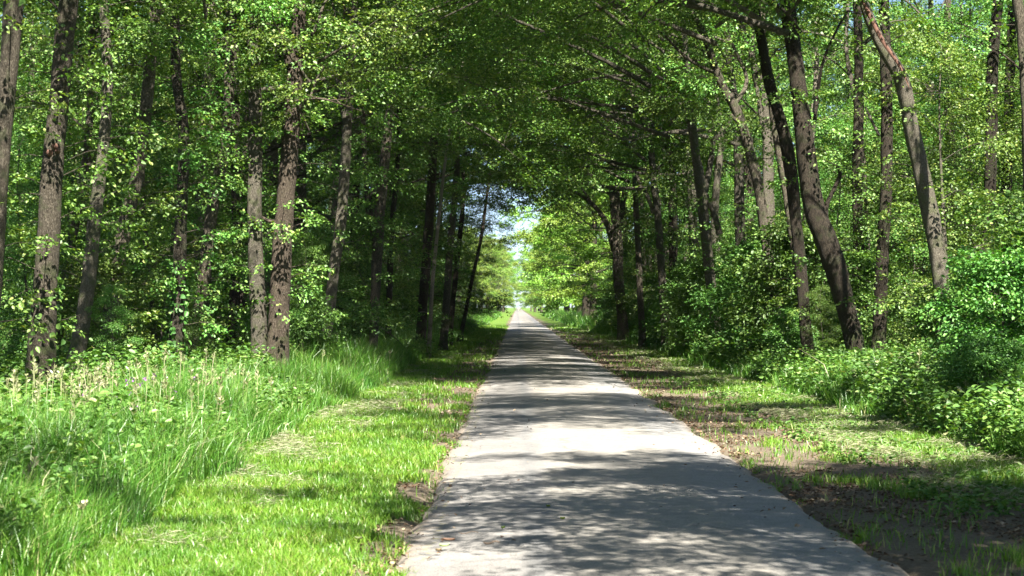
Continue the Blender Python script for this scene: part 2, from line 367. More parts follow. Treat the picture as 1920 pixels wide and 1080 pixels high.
# ------------------------------------------------------------------ grass
def blades(acc, rng, P, H, W, lean=.35, curl=.5):
    n = len(P); a = rng.uniform(0, 2 * pi, n); fd = a + rng.normal(0, .6, n) + pi / 2
    S = np.stack([np.cos(a), np.sin(a), 0 * a], 1) * (W / 2)[:, None]
    Ld = np.stack([np.cos(fd), np.sin(fd), 0 * a], 1); ln = np.abs(rng.normal(lean, lean * .5, n))[:, None] * H[:, None]
    up = np.array([[0, 0, 1.]]) * H[:, None]
    m = P + up * .55 + Ld * ln * .35; t = P + up * (1 - curl * np.minimum((ln / H[:, None]), 1) * .5) + Ld * ln
    V = np.stack([P - S, P + S, m + S * .8, m - S * .8, t], 1); b = np.arange(n)[:, None] * 5
    acc.add(V, t=np.concatenate([b + [[0, 1, 2]], b + [[0, 2, 3]], b + [[3, 2, 4]]]))
def scatter(rng, n, x0, x1, y0, y1, p=1.5):
    """points with density falling with distance"""
    u = rng.uniform(0, 1, n); k = 1 - p
    y = (y0 ** k + u * (y1 ** k - y0 ** k)) ** (1 / k)
    return rng.uniform(x0, x1, n), y
def make_grass():
    rng = np.random.default_rng(5)
    acc = Acc()
    for (x0, x1, n) in ((-3.9, -.64, 340000), (2.18, 6.2, 240000)):
        x, y = scatter(rng, n, x0, x1, 10, 150, 1.75)
        d = dirt_mask(x, y); pn = fbm(x * 2.2, y * 1.6, 51)
        if x0 > 0: dens = (1 - d) * sstep(.30, .55, pn + .12 * (x - 3)) + .05 * (pn > .47)
        else: dens = (1 - d) * (.65 + .35 * sstep(.3, .5, pn)) + .05 * (pn > .5)
        dens = np.maximum(dens, .55 * (fbm(x * 3, y * 1.8, 57) > np.where(x > 0, .68, .6)))
        k = (rng.uniform(0, 1, n) < dens) & ~((x > ROAD_L + .14) & (x < ROAD_R - .14)); x, y, pn = x[k], y[k], pn[k]
        H = (.035 + .075 * pn) * rng.uniform(.6, 1.5, len(x)) * (1 + y * .006)
        if x0 < 0: H *= 1 + 1.1 * sstep(-2.7, -3.5, x)
        W = .0045 * (1 + y * .045) * rng.uniform(.7, 1.4, len(x))
        blades(acc, rng, np.stack([x, y, ground_h(x, y) - .005], 1), H, W, .55)
    tag(obj('grass', acc.mesh('grass', M_LAWN)), 'short bright green grass on the mown verges beside the road', 'grass', kind='stuff')
    # tall unmown grass
    acc = Acc(); seed = Acc()
    def tall(x0, x1, y0, y1, n, h0, h1, p=1.6, thr=.35, clump=True):
        x, y = scatter(rng, n, x0, x1, y0, y1, p)
        if clump:
            cx = x; x = x + (vnoise(x * 3, y * 3, 61) - .5) * .25; y = y + (vnoise(cx * 3, y * 3, 63) - .5) * .25
        pn = fbm(x * .9, y * .5, 71); edge = fbm(y * .7, y * 0, 77) * .6 - .3
        m = pn > thr * rng.uniform(.5, 1.3, n)
        if x0 < 0: m &= x < x1 - .25 + edge
        else: m &= x > x0 + .25 + edge
        x, y, pn = x[m], y[m], pn[m]
        near = sstep(x1 + .1, x1 - .9, x) if x0 < 0 else sstep(x0 - .1, x0 + .9, x)
        H = (h0 + (h1 - h0) * pn) * rng.uniform(.55, 1.2, len(x)) * (.35 + .65 * near)
        W = .006 * (1 + y * .035) * rng.uniform(.6, 1.4, len(x))
        H = H * (.55 + .9 * vnoise(x * 1.7 + 9, y * 1.2, 66))
        blades(acc, rng, np.stack([x, y, ground_h(x, y) - .01], 1), H, W * .85, .5, .8)
        kk = rng.uniform(0, 1, len(x)) < .006
        if y0 < 30: blades(seed, rng, np.stack([x, y, ground_h(x, y)], 1)[kk], H[kk] * 1.2, W[kk] * .8, .75, .6)
        k = rng.uniform(0, 1, len(x)) < .0005 * (1 if y0 < 30 else .6)
        return x[k], y[k], H[k]
    pts = [tall(-5.0, -2.55, 10.5, 42, 120000, .35, .9), tall(-7, -2.5, 36, 125, 90000, .5, 1.0), tall(-8, -2.6, 110, 330, 50000, .7, 1.3, 1.3, .2),
           tall(4.9, 6.8, 15, 26, 30000, .45, .95, thr=.45), tall(4.6, 7, 26, 110, 50000, .35, .8, thr=.5), tall(4.2, 9, 100, 330, 50000, .7, 1.2, 1.3, .2)]
    # dedicated seed-head patch by the first tree
    c = wp(300, 820, 23); n = 80
    px, py = rng.normal(c[0] - .1, .75, n), rng.normal(20.5, 2.2, n); pts.append((px, py, rng.uniform(.55, .95, n)))
    for (cx, cy, h) in ((300, 22.5, 1.02), (332, 22.8, .98), (58, 21, .95), (218, 20, .75), (368, 21.5, .74), (165, 20.5, .70), (1240 / 2 - 20, 33, .8)):
        q = wp(cx, 575, cy); pts.append((np.array([q[0]] * 1), np.array([cy * 1.]), np.array([h])))
    for x, y, H in pts:
        for a, b, h in zip(x, y, H):
            if b > 60 or a > 0 and b > 40: continue
            g0 = float(ground_h(a, b)); hh = h * rng.uniform(1.05, 1.3) if h < .7 else h
            lx, ly = rng.normal(0, .06, 2); base = np.array([a, b, g0]); top = base + [lx, ly, hh]
            w = .0035 * (1 + b * .02)
            seed.add([base - [w, 0, 0], base + [w, 0, 0], top + [w * .6, 0, 0], top - [w * .6, 0, 0]], [[0, 1, 2, 3]])
            k = 16 if b < 30 else 8
            s = rng.uniform(0, 1, k); P = top + (base - top) * (s * .17)[:, None]
            an = rng.uniform(0, 2 * pi, k); A = np.stack([np.cos(an), np.sin(an), np.full(k, 1.1)], 1)
            P = P + A * [[.006, .006, 0]]
            add_leaves(seed, rng, P, A, norm(rng.normal(0, 1, (k, 3))), np.full(k, .038 * (1 + b * .012)) * (.5 + s), np.full(k, .011 * (1 + b * .03)))
    tag(obj('tall_grass', acc.mesh('tall_grass', M_TALL)), 'long unmown grass along the edge of the wood', 'grass', kind='stuff')
    tag(obj('grass_seed_heads', seed.mesh('grass_seed_heads', M_SEED)), 'pale feathery seed heads standing above the long grass', 'seed heads', kind='stuff')
    # mown, drying swaths
    acc = Acc()
    def swath(x0, x1, y0, y1, n, sd, thr):
        x, y = scatter(rng, n, x0, x1, y0, y1, 1.6)
        r = fbm(x * 1.6 + y * .3, y * 1.1 + x * .9, sd, 4); ed = fbm(x * 2.5, y * 2.5, sd + 9, 2)
        m = (r + ed * .25 > thr + .13 * rng.exponential(1, n)); x, y, r = x[m], y[m], r[m]; n = len(x)
        a = rng.normal(.5, .6, n) + (rng.uniform(0, 1, n) < .5) * pi
        L = rng.uniform(.05, .16, n); W = .0034 * (1 + y * .05)
        P = np.stack([x, y, ground_h(x, y) + rng.uniform(.01, .07, n) + .2 * np.maximum(r - thr, 0)], 1)
        A = np.stack([np.cos(a), np.sin(a), rng.normal(.08, .22, n)], 1)
        add_leaves(acc, rng, P, A, norm(rng.normal(0, .4, (n, 3)) + [0, 0, 1]), L, W)
    swath(-3.7, -1.9, 12, 60, 60000, 81, .55); swath(-3.5, -2.6, 60, 140, 5000, 82, .5)
    swath(3.6, 5.4, 13, 60, 60000, 83, .55); swath(3.3, 4.8, 60, 150, 9000, 84, .5)
    tag(obj('mown_grass', acc.mesh('mown_grass', M_HAY)), 'pale dried wisps of cut grass lying on the verges', 'cut grass', kind='stuff')

def make_herbs():
    rng = np.random.default_rng(9); acc = Acc()
    def herbs(x0, x1, y0, y1, n, h0, h1, p=1.5, ls=.07, thr=.3):
        x, y = scatter(rng, n, x0, x1, y0, y1, p)
        pn = fbm(x * .8, y * .5, 91); m = pn > thr + rng.uniform(-.1, .1, n); x, y, pn = x[m], y[m], pn[m]; n = len(x)
        H = (h0 + (h1 - h0) * pn) * rng.uniform(.6, 1.2, n); k = 14
        s = rng.uniform(.1, 1, (n, k)); an = rng.uniform(0, 2 * pi, (n, k)); r = .05 + .08 * (1 - s)
        g = ground_h(x, y)
        P = np.stack([x[:, None] + np.cos(an) * r * .4, y[:, None] + np.sin(an) * r * .4, g[:, None] + s * H[:, None]], -1)
        A = np.stack([np.cos(an), np.sin(an), rng.normal(.1, .35, (n, k))], -1)
        Nn = np.stack([0 * s, 0 * s, np.ones_like(s)], -1) + rng.normal(0, .4, (n, k, 3))
        L = (ls * rng.uniform(.6, 1.3, (n, k)) * (1 + .006 * y[:, None])).ravel()
        add_leaves(acc, rng, P.reshape(-1, 3), A.reshape(-1, 3), norm(Nn.reshape(-1, 3)), L, L * .6, 1)
    herbs(-7.5, -3.5, 10.5, 26, 2600, .2, .6, ls=.05, thr=.40)
    herbs(-4.6, -2.9, 10.5, 27, 1300, .3, .75, ls=.055, thr=.47)
    herbs(-9, -4.0, 14, 31, 8500, .2, .75, ls=.08, thr=.25)
    herbs(-10, -4.4, 24, 45, 5200, .35, 1.1)
    herbs(-13, -4.8, 45, 110, 3500, .4, 1.2, ls=.1)
    herbs(5.0, 8.5, 17, 45, 6500, .25, .95)
    herbs(5.0, 9.5, 45, 110, 3500, .4, 1.2, ls=.1)
    herbs(3.3, 5.4, 14, 40, 700, .03, .16, ls=.05)
    tag(obj('ground_cover', acc.mesh('ground_cover', M_HERB)), 'nettles and leafy herbs covering the floor at the wood edge', 'undergrowth', kind='stuff')
    # litter
    acc = Acc()
    for (x0, x1, n, y1) in ((-2.6, -.3, 16000, 90), (1.8, 5.2, 44000, 90), (-.3, 1.8, 5000, 60)):
        x, y = scatter(rng, n, x0, x1, 11, y1, 1.5); d = dirt_mask(x, y)
        ins = np.minimum(x - ROAD_L, ROAD_R - x)
        m = rng.uniform(0, 1, n) < np.where(ins > .04, .012 + .22 * np.exp(-ins / .09), d * sstep(.3, .6, fbm(x * 1.4, y * .9, 97)) + .02)
        x, y = x[m], y[m]; n = len(x); a = rng.uniform(0, 2 * pi, n)
        onr = (x > ROAD_L) & (x < ROAD_R)
        P = np.stack([x, y, np.where(onr, .05, np.maximum(ground_h(x, y), -.01) + .012)], 1); A = np.stack([np.cos(a), np.sin(a), rng.normal(.05, .25, n)], 1)
        L = rng.uniform(.015, .045, n) * (1 + y * .008); add_leaves(acc, rng, P, A, norm(rng.normal(0, .35, (n, 3)) + [0, 0, 1]), L, L * .6, 1)
    tag(obj('leaf_litter', acc.mesh('leaf_litter', M_LITTER)), 'brown fallen leaves lying on the bare soil beside the road', 'leaf litter', kind='stuff')
    acc = Acc(); x = rng.normal(-4.15, .25, 14); y = rng.normal(20.8, .6, 14)
    P = np.stack([x, y, ground_h(x, y) + rng.uniform(.45, .75, 14)], 1)
    P = np.repeat(P, 6, 0) + rng.normal(0, .015, (84, 3))
    add_leaves(acc, rng, P, norm(rng.normal(0, 1, (84, 3))), norm(rng.normal(0, 1, (84, 3))), np.full(84, .03), np.full(84, .02))
    tag(obj('purple_vetch_flowers', acc.mesh('purple_vetch_flowers', M_PURPLE)), 'small purple vetch flowers scattered in the long grass', 'flowers', kind='stuff')

# ------------------------------------------------------------------ tree kinds
def grow(seed, H, r0, z0, R, nlimb, nsec, nspr, nl, ll=.09, lw=.055, prof=None, bias=0., barkm='brown', leafm=None, lod=0,
         rise=(.1, .9), droop=.25, trunk=True, lean=.3, origin=None, sprayL=(.45, .8), tw=False, warp=0., fmin=.22, cl=.10):
    """returns meshes trunk, branches, crown; bias reaches towards +X"""
    rng = np.random.default_rng(seed)
    T, B, C = Acc(), Acc(), Acc()
    prof = prof or (lambda u: np.sin(np.clip(u * .85 + .12, 0, 1) * pi) ** .7)
    nz = 7; zz = np.linspace(-.25, H * .93, nz)
    ax = np.cumsum(rng.normal(0, lean * .35, (nz, 2)), 0) * np.linspace(0, 1, nz)[:, None]
    ax[:, 0] += bias * .10 * zz * np.linspace(0, 1, nz)
    tp = np.c_[ax, zz]; tr = r0 * np.interp(zz / H, [0, .06, .5, 1], [1.25, 1., .72, .18])
    P, Rr = resample(tp, tr, 40)
    tube(T, P, Rr, 10, .22, seed)
    SP, SD, SL = [], [], []
    for i in range(nlimb):
        u = (i + rng.uniform(.1, .9)) / nlimb; z = z0 + (H * .93 - z0) * u
        ang = i * 2.39996 + rng.normal(0, .35); ang = ang - warp * sin(ang)
        ln = R * prof(u) * rng.uniform(.72, 1.15) * (1 + bias * cos(ang))
        k = np.searchsorted(P[:, 2], z); k = min(max(k, 1), len(P) - 1); st = P[k].copy()
        el = rise[0] + (rise[1] - rise[0]) * u + rng.normal(0, .15)
        pts = [st]; a = ang; e = el + .25; m = 7
        for s in range(m):
            a += rng.normal(0, .16); e += (-.09 if s > 1 else -.03) + rng.normal(0, .08)
            pts.append(pts[-1] + np.array([cos(a) * cos(e), sin(a) * cos(e), sin(e)]) * ln / m)
        pts = np.array(pts); rb = max(.012, min(Rr[k] * .5, .0105 * ln + .008))
        LP, LR = resample(pts, np.linspace(rb, .006, m + 1), 14); tube(B, LP, LR, 5, .12, seed + i, cap=False)
        for j in range(nsec):
            f = rng.uniform(fmin, .98); kk = int(f * 13); s0 = LP[kk]; d = norm(LP[min(kk + 1, 13)] - LP[max(kk - 1, 0)])
            side = 1 if j % 2 else -1; aa = math.atan2(d[1], d[0]) + side * rng.uniform(.5, 1.15)
            l2 = ln * rng.uniform(.22, .42) * (1.25 - f * .7); e2 = rng.normal(.08, .3)
            q = [s0]
            for s in range(3):
                q.append(q[-1] + np.array([cos(aa) * cos(e2), sin(aa) * cos(e2), sin(e2)]) * l2 / 3); aa += rng.normal(0, .2); e2 -= .12
            q = np.array(q); tube(B, q, np.linspace(max(.006, LR[kk] * .5), .004, 4), 3, cap=False)
            cg = [rng.uniform(.35, .65) * 3, rng.uniform(.8, 1) * 3]
            for s in range(nspr):
                g = cg[s % 2]; g0 = min(int(g), 2); p = q[g0] + (q[g0 + 1] - q[g0]) * (g - g0) + rng.normal(0, 1, 3) * [cl, cl, cl * .7]
                a3 = aa + rng.normal(0, 1.0); SP.append(p + rng.normal(0, .06, 3)); SD.append([cos(a3), sin(a3), rng.normal(-.05, .22)]); SL.append(rng.uniform(*sprayL))
    sprays(C, rng, np.array(SP), np.array(SD), np.array(SL), nl, ll, lw, lod, droop=droop, twig=B if tw else None)
    bm = BARK[barkm]
    return (T.mesh('trunk', bm, True), B.mesh('branches', bm, True), C.mesh('crown', leafm or M_LEAF))

def place(kind, name, x, y, rz=0., sc=1., label=None, cat='tree', group=None, notrunk=False):
    o = empty(name, (x, y, float(ground_h(x, y)) if y < 380 else 0), rz, sc)
    tag(o, label, cat, group)
    for nm, me in zip(('trunk', 'branches', 'crown'), kind):
        if nm == 'trunk' and notrunk: continue
        obj(nm, me, o)
    return o

# ------------------------------------------------------------------ hero trees
def hero(name, Y, pts, label, bark='brown', H=13., base=None, limbs=(), shoots=0, crown=None, crz=0., csc=1., group=None, bz=None, wob=.5,
         shoot_rng=(1.2, 7.), seed=0, ivy=0, leafm=None, extra=None, drift=.0, topr=.5, shl=(.3, .95), cat='tree', cut=False):
    """pts: (px, py, width px) down or up the trunk; metres follow from the depth Y"""
    rng = np.random.default_rng(seed + int(Y * 10))
    pts = sorted(pts, key=lambda p: -p[1])
    P = [wp(a, b, Y) for a, b, c in pts]; R = [c * (.78 if a < 900 else .86) / F * Y / 2 for a, b, c in pts]
    if bz is None:                           # continue down to the ground
        d = P[0] - P[1]; d = d / max(abs(d[2]), .2)
        foot = P[0] + d * max(P[0][2] + .25, .1); foot[2] = -.25
        foot[0] = P[0][0] + np.clip(foot[0] - P[0][0], -.25, .25)
        P.insert(0, foot); R.insert(0, R[0] * 1.25)
    if not cut:
        d = norm(P[-1] - P[-2]); d[0] *= .6; d = norm(d); z = P[-1][2]
        while z < H - 1:
            st = min(2.5, H - z); d = norm(d + np.array([rng.normal(0, .05), rng.normal(0, .05), .1]))
            P.append(P[-1] + d * st); z = P[-1][2]; R.append(R[-1] * .82)
    P = np.array(P); R = np.array(R)
    zrel = (P[:, 2] - P[0, 2]); P[:, 1] += drift * zrel + np.sin(zrel * .7 + seed) * .05
    root = empty(name, (P[0][0], P[0][1], 0)); loc = np.array([P[0][0], P[0][1], 0.])
    tag(root, label, cat, group)
    TP, TR = resample(P - loc, R, max(30, int((P[-1, 2] - P[0, 2]) * 9)))
    if bz is None: TR = TR * (1 + .55 * np.exp(-np.maximum(TP[:, 2], 0) / .3))
    T = Acc(); tube(T, TP, TR, 16, .2, seed + 3)
    obj('trunk', T.mesh('trunk', BARK[bark], True), root)
    B, C = Acc(), Acc(); SP, SD, SL = [], [], []
    for lb in limbs:
        p2 = np.array([wp(a, b, Y + (c2[0] if c2 else 0)) for a, b, c, *c2 in lb]) - loc
        r2 = np.array([c / F * Y / 2 for a, b, c, *_ in lb])
        LP, LR = resample(p2, r2, max(12, len(lb) * 6)); LB = Acc(); tube(LB, LP, LR, 8, .25, seed + len(SP) + 11)
        obj('branch', LB.mesh('branch', BARK[bark], True), root)
        tot = np.linalg.norm(LP[-1] - LP[0])
        for _ in range(int(tot * 3.0)):
            k = rng.integers(len(LP) // 3, len(LP)); a = rng.uniform(0, 2 * pi); l2 = rng.uniform(.3, .9)
            q = LP[k] + np.array([cos(a), sin(a), rng.uniform(-.2, .5)]) * l2
            tube(B, [LP[k], (LP[k] + q) / 2 + rng.normal(0, .04, 3), q], np.array([.012, .008, .004]), 4, cap=False)
            for s in range(5):
                a3 = a + rng.normal(0, .9); SP.append(LP[k] + (q - LP[k]) * rng.uniform(.3, 1)); SD.append([cos(a3), sin(a3), rng.normal(-.05, .3)]); SL.append(rng.uniform(.3, .7))
    for _ in range(int(shoots * 1.8)):
        z = rng.uniform(*shoot_rng); k = min(np.searchsorted(TP[:, 2], z), len(TP) - 1); a = rng.uniform(0, 2 * pi); l2 = rng.uniform(*shl)
        q = TP[k] + np.array([cos(a), sin(a), rng.uniform(-.1, .5)]) * (l2 + TR[k]); mid = (TP[k] + q) / 2 + [0, 0, .08 * l2]
        tube(B, [TP[k], mid, q], np.array([.009, .006, .003]), 4, cap=False)
        for s in range(rng.integers(3, 7)):
            a3 = a + rng.normal(0, .8); f = rng.uniform(.35, 1); SP.append(TP[k] + (q - TP[k]) * f); SD.append([cos(a3), sin(a3), rng.normal(-.05, .3)]); SL.append(rng.uniform(.22, .5))
    if SP:
        sprays(C, rng, np.array(SP), np.array(SD), np.array(SL), 18, .070, .048, 1)
        C.mi = 1
        C.add(np.concatenate(B.v), np.concatenate(B.q))
        obj('foliage', C.mesh('foliage', [leafm or M_LEAF, BARK[bark]]), root)
    if ivy:
        I = Acc(); n = ivy; k = rng.integers(0, int(len(TP) * .28), n); a = rng.uniform(0, 2 * pi, n); dirn = np.stack([np.cos(a), np.sin(a), 0 * a], 1)
        Pp = TP[k] + dirn * (TR[k][:, None] * rng.uniform(1, 1.35, (n, 1))) + rng.normal(0, .02, (n, 3))
        add_leaves(I, rng, Pp, norm(np.array([0, 0, -1.]) + rng.normal(0, .6, (n, 3))), norm(dirn + rng.normal(0, .3, (n, 3)) + [0, 0, .4]), rng.uniform(.06, .12, n), rng.uniform(.06, .11, n), 1)
        obj('ivy', I.mesh('ivy', M_SHRUB), root)
    if crown is not None:
        top = TP[-1]
        for nm, me in zip(('crown_branches', 'crown'), crown[1:]):
            o = obj(nm, me, root, (top[0], top[1], top[2] - (H - 6.0)))
            o.location.z = top[2] - H + (H - 13.); o.rotation_euler.z = crz; o.scale = (csc,) * 3
    if extra: extra(root, TP, TR)
    return root

def build():
    make_ground(); make_road(); make_grass(); make_herbs()
    # ---- kinds
    thin = dict(lean=.35)
    TALL = [grow(101 + i, 15, .17, 6.5, 3.4, 13, 7, 7, 24, .085, .055, barkm=b, leafm=M_LEAF, rise=(.35, 1.0), fmin=.4, **thin) for i, b in enumerate(('brown', 'grey', 'dark'))]
    LIGHT = [grow(111 + i, 15, .15, 7.0, 3.2, 12, 6, 4, 21, .085, .055, barkm=b, leafm=M_LEAF, rise=(.35, 1.0), fmin=.4, **thin) for i, b in enumerate(('brown', 'grey', 'dark'))]
    HORN = [grow(121 + i, 13.5, .16, 1.3, 3.7, 25, 8, 12, 22, .078, .047, barkm=b, leafm=M_LEAF_DARK, bias=.35, rise=(-.15, .8), sprayL=(.4, .75), prof=lambda u: .72 + .35 * np.sin(u * pi) - .35 * u * u) for i, b in enumerate(('dark', 'brown', 'dark'))]
    ov = lambda u: 1.0 - .5 * u * u
    OVER = [grow(141 + i, 13.5, .18, 5.5, 5.2, 22, 8, 14, 27, .085, .055, barkm='grey', leafm=M_LEAF, bias=.65, warp=.7, rise=(.08, .7), fmin=.36, prof=ov) for i in range(3)]
    HIGH = [grow(151 + i, 14.5, .18, 7.0, 5.2, 21, 8, 15, 27, .085, .055, barkm='grey', leafm=M_LEAF, bias=.65, warp=.7, rise=(.12, .7), cl=.15, fmin=.22, prof=ov) for i in range(2)]
    NEAR = [grow(156, 12.5, .18, 5.4, 5.0, 23, 9, 22, 27, .09, .06, barkm='grey', leafm=M_LEAF, bias=.65, warp=.7, rise=(.08, .7), fmin=.42, prof=ov)]
    SAP = [grow(161 + i, h, .05, .7, 1.7, 16, 8, 6, 20, .07, .046, barkm='grey', leafm=lm, rise=(-.05, .7), lean=.3) for i, (h, lm) in enumerate(((6.5, M_LEAF), (5.0, M_LEAF_DARK), (7.8, M_LEAF)))]
    SHR = [grow(181 + i, h, .03, .15, 1.25, 18, 7, 7, 19, .072, .05, barkm='brown', leafm=M_SHRUB, rise=(.0, .9), lod=1, lean=.2, sprayL=(.25, .5)) for i, h in enumerate((2.6, 2.1))]
    SHR.append(grow(186, 3.3, .03, .1, 1.5, 13, 6, 7, 16, .085, .056, barkm='brown', leafm=M_LEAF, rise=(.2, 1.1), lod=1, lean=.5, droop=.5, sprayL=(.3, .6)))
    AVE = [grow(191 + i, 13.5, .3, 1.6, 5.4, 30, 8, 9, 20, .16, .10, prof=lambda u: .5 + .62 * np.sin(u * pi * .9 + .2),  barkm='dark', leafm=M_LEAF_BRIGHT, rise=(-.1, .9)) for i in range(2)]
    rng = np.random.default_rng(77)

    # ---- left hero trees (px, py, width px)
    L = lambda *a, **k: hero(*a, **k)
    up = [TALL[0], LIGHT[1], TALL[2]]
    L('tree', 25, [(28, 0, 46), (8, 250, 40), (-12, 500, 42)], 'dark trunk cut by the left edge of the view, leaning outwards', 'brown', shoots=10, crown=up[0], seed=1)
    L('tree', 26, [(128, 0, 44), (115, 150, 48), (98, 350, 52), (85, 550, 60), (72, 770, 72)], 'thick brown trunk leaning right, ivy on its foot and a broken branch scar', 'brown', shoots=26, crown=up[1], seed=2, ivy=260, csc=.8,
      extra=lambda r, TP, TR: scar(r, TP, TR, 3.7))
    L('tree', 29, [(192, 0, 22), (201, 150, 26), (195, 270, 28), (180, 400, 32), (163, 560, 36), (140, 690, 42)], 'pale sunlit trunk just right of the thick ivy footed trunk', 'grey', shoots=24, crown=up[2], seed=3, csc=.8)
    L('tree', 34, [(165, 250, 18), (150, 360, 22), (130, 480, 24), (108, 650, 26)], 'thin dim trunk half hidden between two bigger trunks', 'brown', shoots=18, crown=up[0], seed=4, csc=.7)
    L('tree', 30, [(294, 0, 28), (281, 120, 28), (262, 300, 30), (232, 430, 36), (203, 620, 40)], 'brown trunk leaning right, bending halfway, third along from the ivy footed trunk', 'brown', shoots=26, crown=up[1], seed=5, crz=2., csc=.8)
    L('tree', 31, [(325, 0, 22), (332, 150, 24), (345, 260, 27), (338, 420, 30), (332, 600, 34), (322, 700, 46)], 'mottled trunk with a dark ivy covered base in the shade', 'brown', shoots=26, crown=up[2], seed=6, ivy=420, crz=1., csc=.8)
    L('tree', 34, [(432, 60, 22), (425, 250, 26), (397, 400, 28), (375, 560, 30), (350, 690, 34)], 'crooked brown trunk behind the ivy covered base, leaning right', 'brown', shoots=24, crown=up[0], seed=7, crz=3., csc=.8)
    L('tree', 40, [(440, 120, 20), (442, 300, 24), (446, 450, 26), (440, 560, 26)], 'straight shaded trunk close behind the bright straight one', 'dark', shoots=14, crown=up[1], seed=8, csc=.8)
    L('tree', 34, [(470, 0, 28), (476, 130, 31), (480, 300, 33), (478, 420, 36), (486, 620, 38)], 'bright straight trunk, sunlit along its whole length', 'grey', shoots=16, crown=up[2], seed=9, crz=4., csc=.7)
    L('tree', 34, [(562, 0, 28), (551, 150, 38), (541, 300, 42), (530, 450, 46), (522, 640, 54)], 'stout reddish brown trunk with deeply cracked bark', 'red', shoots=16, crown=up[0], seed=10, crz=5., csc=.8,
      limbs=[[(545, 130, 16), (528, 60, 12), (515, -10, 9)], [(535, 420, 9), (505, 415, 7), (470, 395, 5, 1), (430, 390, 3, 1)], [(552, 190, 5), (600, 185, 4, -1), (640, 195, 2, -1)]])
    L('tree', 40, [(665, 0, 18), (657, 130, 20), (650, 250, 24), (640, 400, 26), (625, 520, 27), (606, 690, 27)], 'smooth olive trunk leaning right at the edge of the grass', 'grey', shoots=14, crown=up[1], seed=11, crz=1.5, csc=.8,
      limbs=[[(650, 240, 12), (630, 130, 9), (612, 60, 7), (600, -20, 5)], [(645, 190, 7), (620, 110, 5, 1), (590, 60, 4, 1)], [(700, 75, 5, -1), (660, 30, 6), (622, -20, 6)]])
    L('tree', 46, [(738, 120, 18), (722, 300, 24), (710, 420, 27), (703, 560, 24), (699, 670, 21)], 'lit trunk split down one side standing at the grass corner', 'brown', shoots=12, crown=up[2], seed=12, csc=.9, limbs=[[(706, 470, 14), (690, 380, 12), (684, 300, 10), (680, 200, 8)]])
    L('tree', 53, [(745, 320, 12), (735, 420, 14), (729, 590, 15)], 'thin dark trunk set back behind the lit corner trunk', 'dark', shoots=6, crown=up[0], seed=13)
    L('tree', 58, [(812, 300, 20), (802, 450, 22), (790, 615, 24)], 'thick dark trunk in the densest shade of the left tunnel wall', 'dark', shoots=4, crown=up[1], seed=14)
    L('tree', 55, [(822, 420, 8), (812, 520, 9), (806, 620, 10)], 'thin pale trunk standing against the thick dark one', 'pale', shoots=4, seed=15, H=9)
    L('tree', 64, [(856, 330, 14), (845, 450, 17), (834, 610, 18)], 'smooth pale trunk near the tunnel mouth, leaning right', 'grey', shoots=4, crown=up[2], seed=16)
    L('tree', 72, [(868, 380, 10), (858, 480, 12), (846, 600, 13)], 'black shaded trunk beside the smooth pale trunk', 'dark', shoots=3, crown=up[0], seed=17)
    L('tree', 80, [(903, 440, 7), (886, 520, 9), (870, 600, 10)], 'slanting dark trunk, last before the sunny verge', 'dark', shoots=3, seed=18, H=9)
    # ---- right hero trees
    L('tree', 36, [(1478, -20, 32), (1492, 100, 34), (1507, 230, 38), (1524, 380, 46), (1556, 470, 48), (1590, 590, 42), (1612, 680, 42)], 'big dark curved trunk with a knot and a broken white branch stub', 'dark', shoots=10, crown=HIGH[0], crz=pi, seed=21, drift=.02,
      limbs=[[(1545, 410, 16), (1551, 382, 9), (1566, 350, 8), (1575, 325, 7), (1567, 308, 3)], [(1527, 230, 8), (1540, 130, 6, .5), (1562, 70, 5, .5), (1590, 20, 4, 1)], [(1500, 60, 8), (1470, 20, 6, -1), (1420, -10, 4, -1)]])
    L('tree', 39, [(1410, -20, 18), (1425, 60, 20), (1440, 140, 24), (1462, 220, 26), (1480, 300, 28), (1490, 400, 26), (1500, 500, 26), (1512, 640, 26)], 'slimmer dark trunk curving close behind the big curved one', 'dark', shoots=8, crown=HIGH[1], crz=pi + .4, seed=22)
    L('tree', 42, [(1428, 40, 16), (1442, 140, 18), (1455, 240, 20), (1470, 330, 20), (1486, 430, 20), (1500, 560, 22)], 'brown trunk with a sunlit face, innermost of the curving clump', 'brown', shoots=6, crown=up[0], seed=23)
    L('tree', 33, [(1605, -40, 18), (1628, 30, 22), (1650, 80, 27), (1690, 150, 32), (1712, 250, 35), (1733, 340, 38), (1752, 430, 38), (1765, 530, 36), (1772, 660, 38)], 'pale leaning trunk with a long red wound along it', 'grey', shoots=12, crown=HIGH[1], crz=pi, seed=24, extra=lambda r, TP, TR: wound(r, TP, TR))
    L('tree', 38, [(1658, 60, 24), (1662, 200, 25), (1662, 350, 26), (1655, 480, 28), (1650, 600, 30), (1646, 690, 34)], 'straight dark trunk just left of the wounded leaning one', 'dark', shoots=16, crown=up[1], seed=25)
    L('tree', 50, [(1591, 0, 7), (1587, 90, 9), (1598, 160, 10), (1614, 250, 10), (1621, 330, 9), (1625, 420, 10)], 'bare bleached thin dead trunk, wavy, between the dark trunks', 'pale', shoots=2, seed=26, H=8, limbs=[[(1649, 255, 6), (1634, 225, 6), (1622, 200, 4)], [(1600, 150, 3), (1570, 120, 3, .5), (1545, 105, 2, .5)]])
    L('tree', 52, [(1532, 40, 9), (1531, 130, 10), (1525, 200, 9), (1515, 260, 7), (1520, 330, 8)], 'short bright bleached trunk beside the big curved one', 'pale', shoots=2, seed=27, H=8)
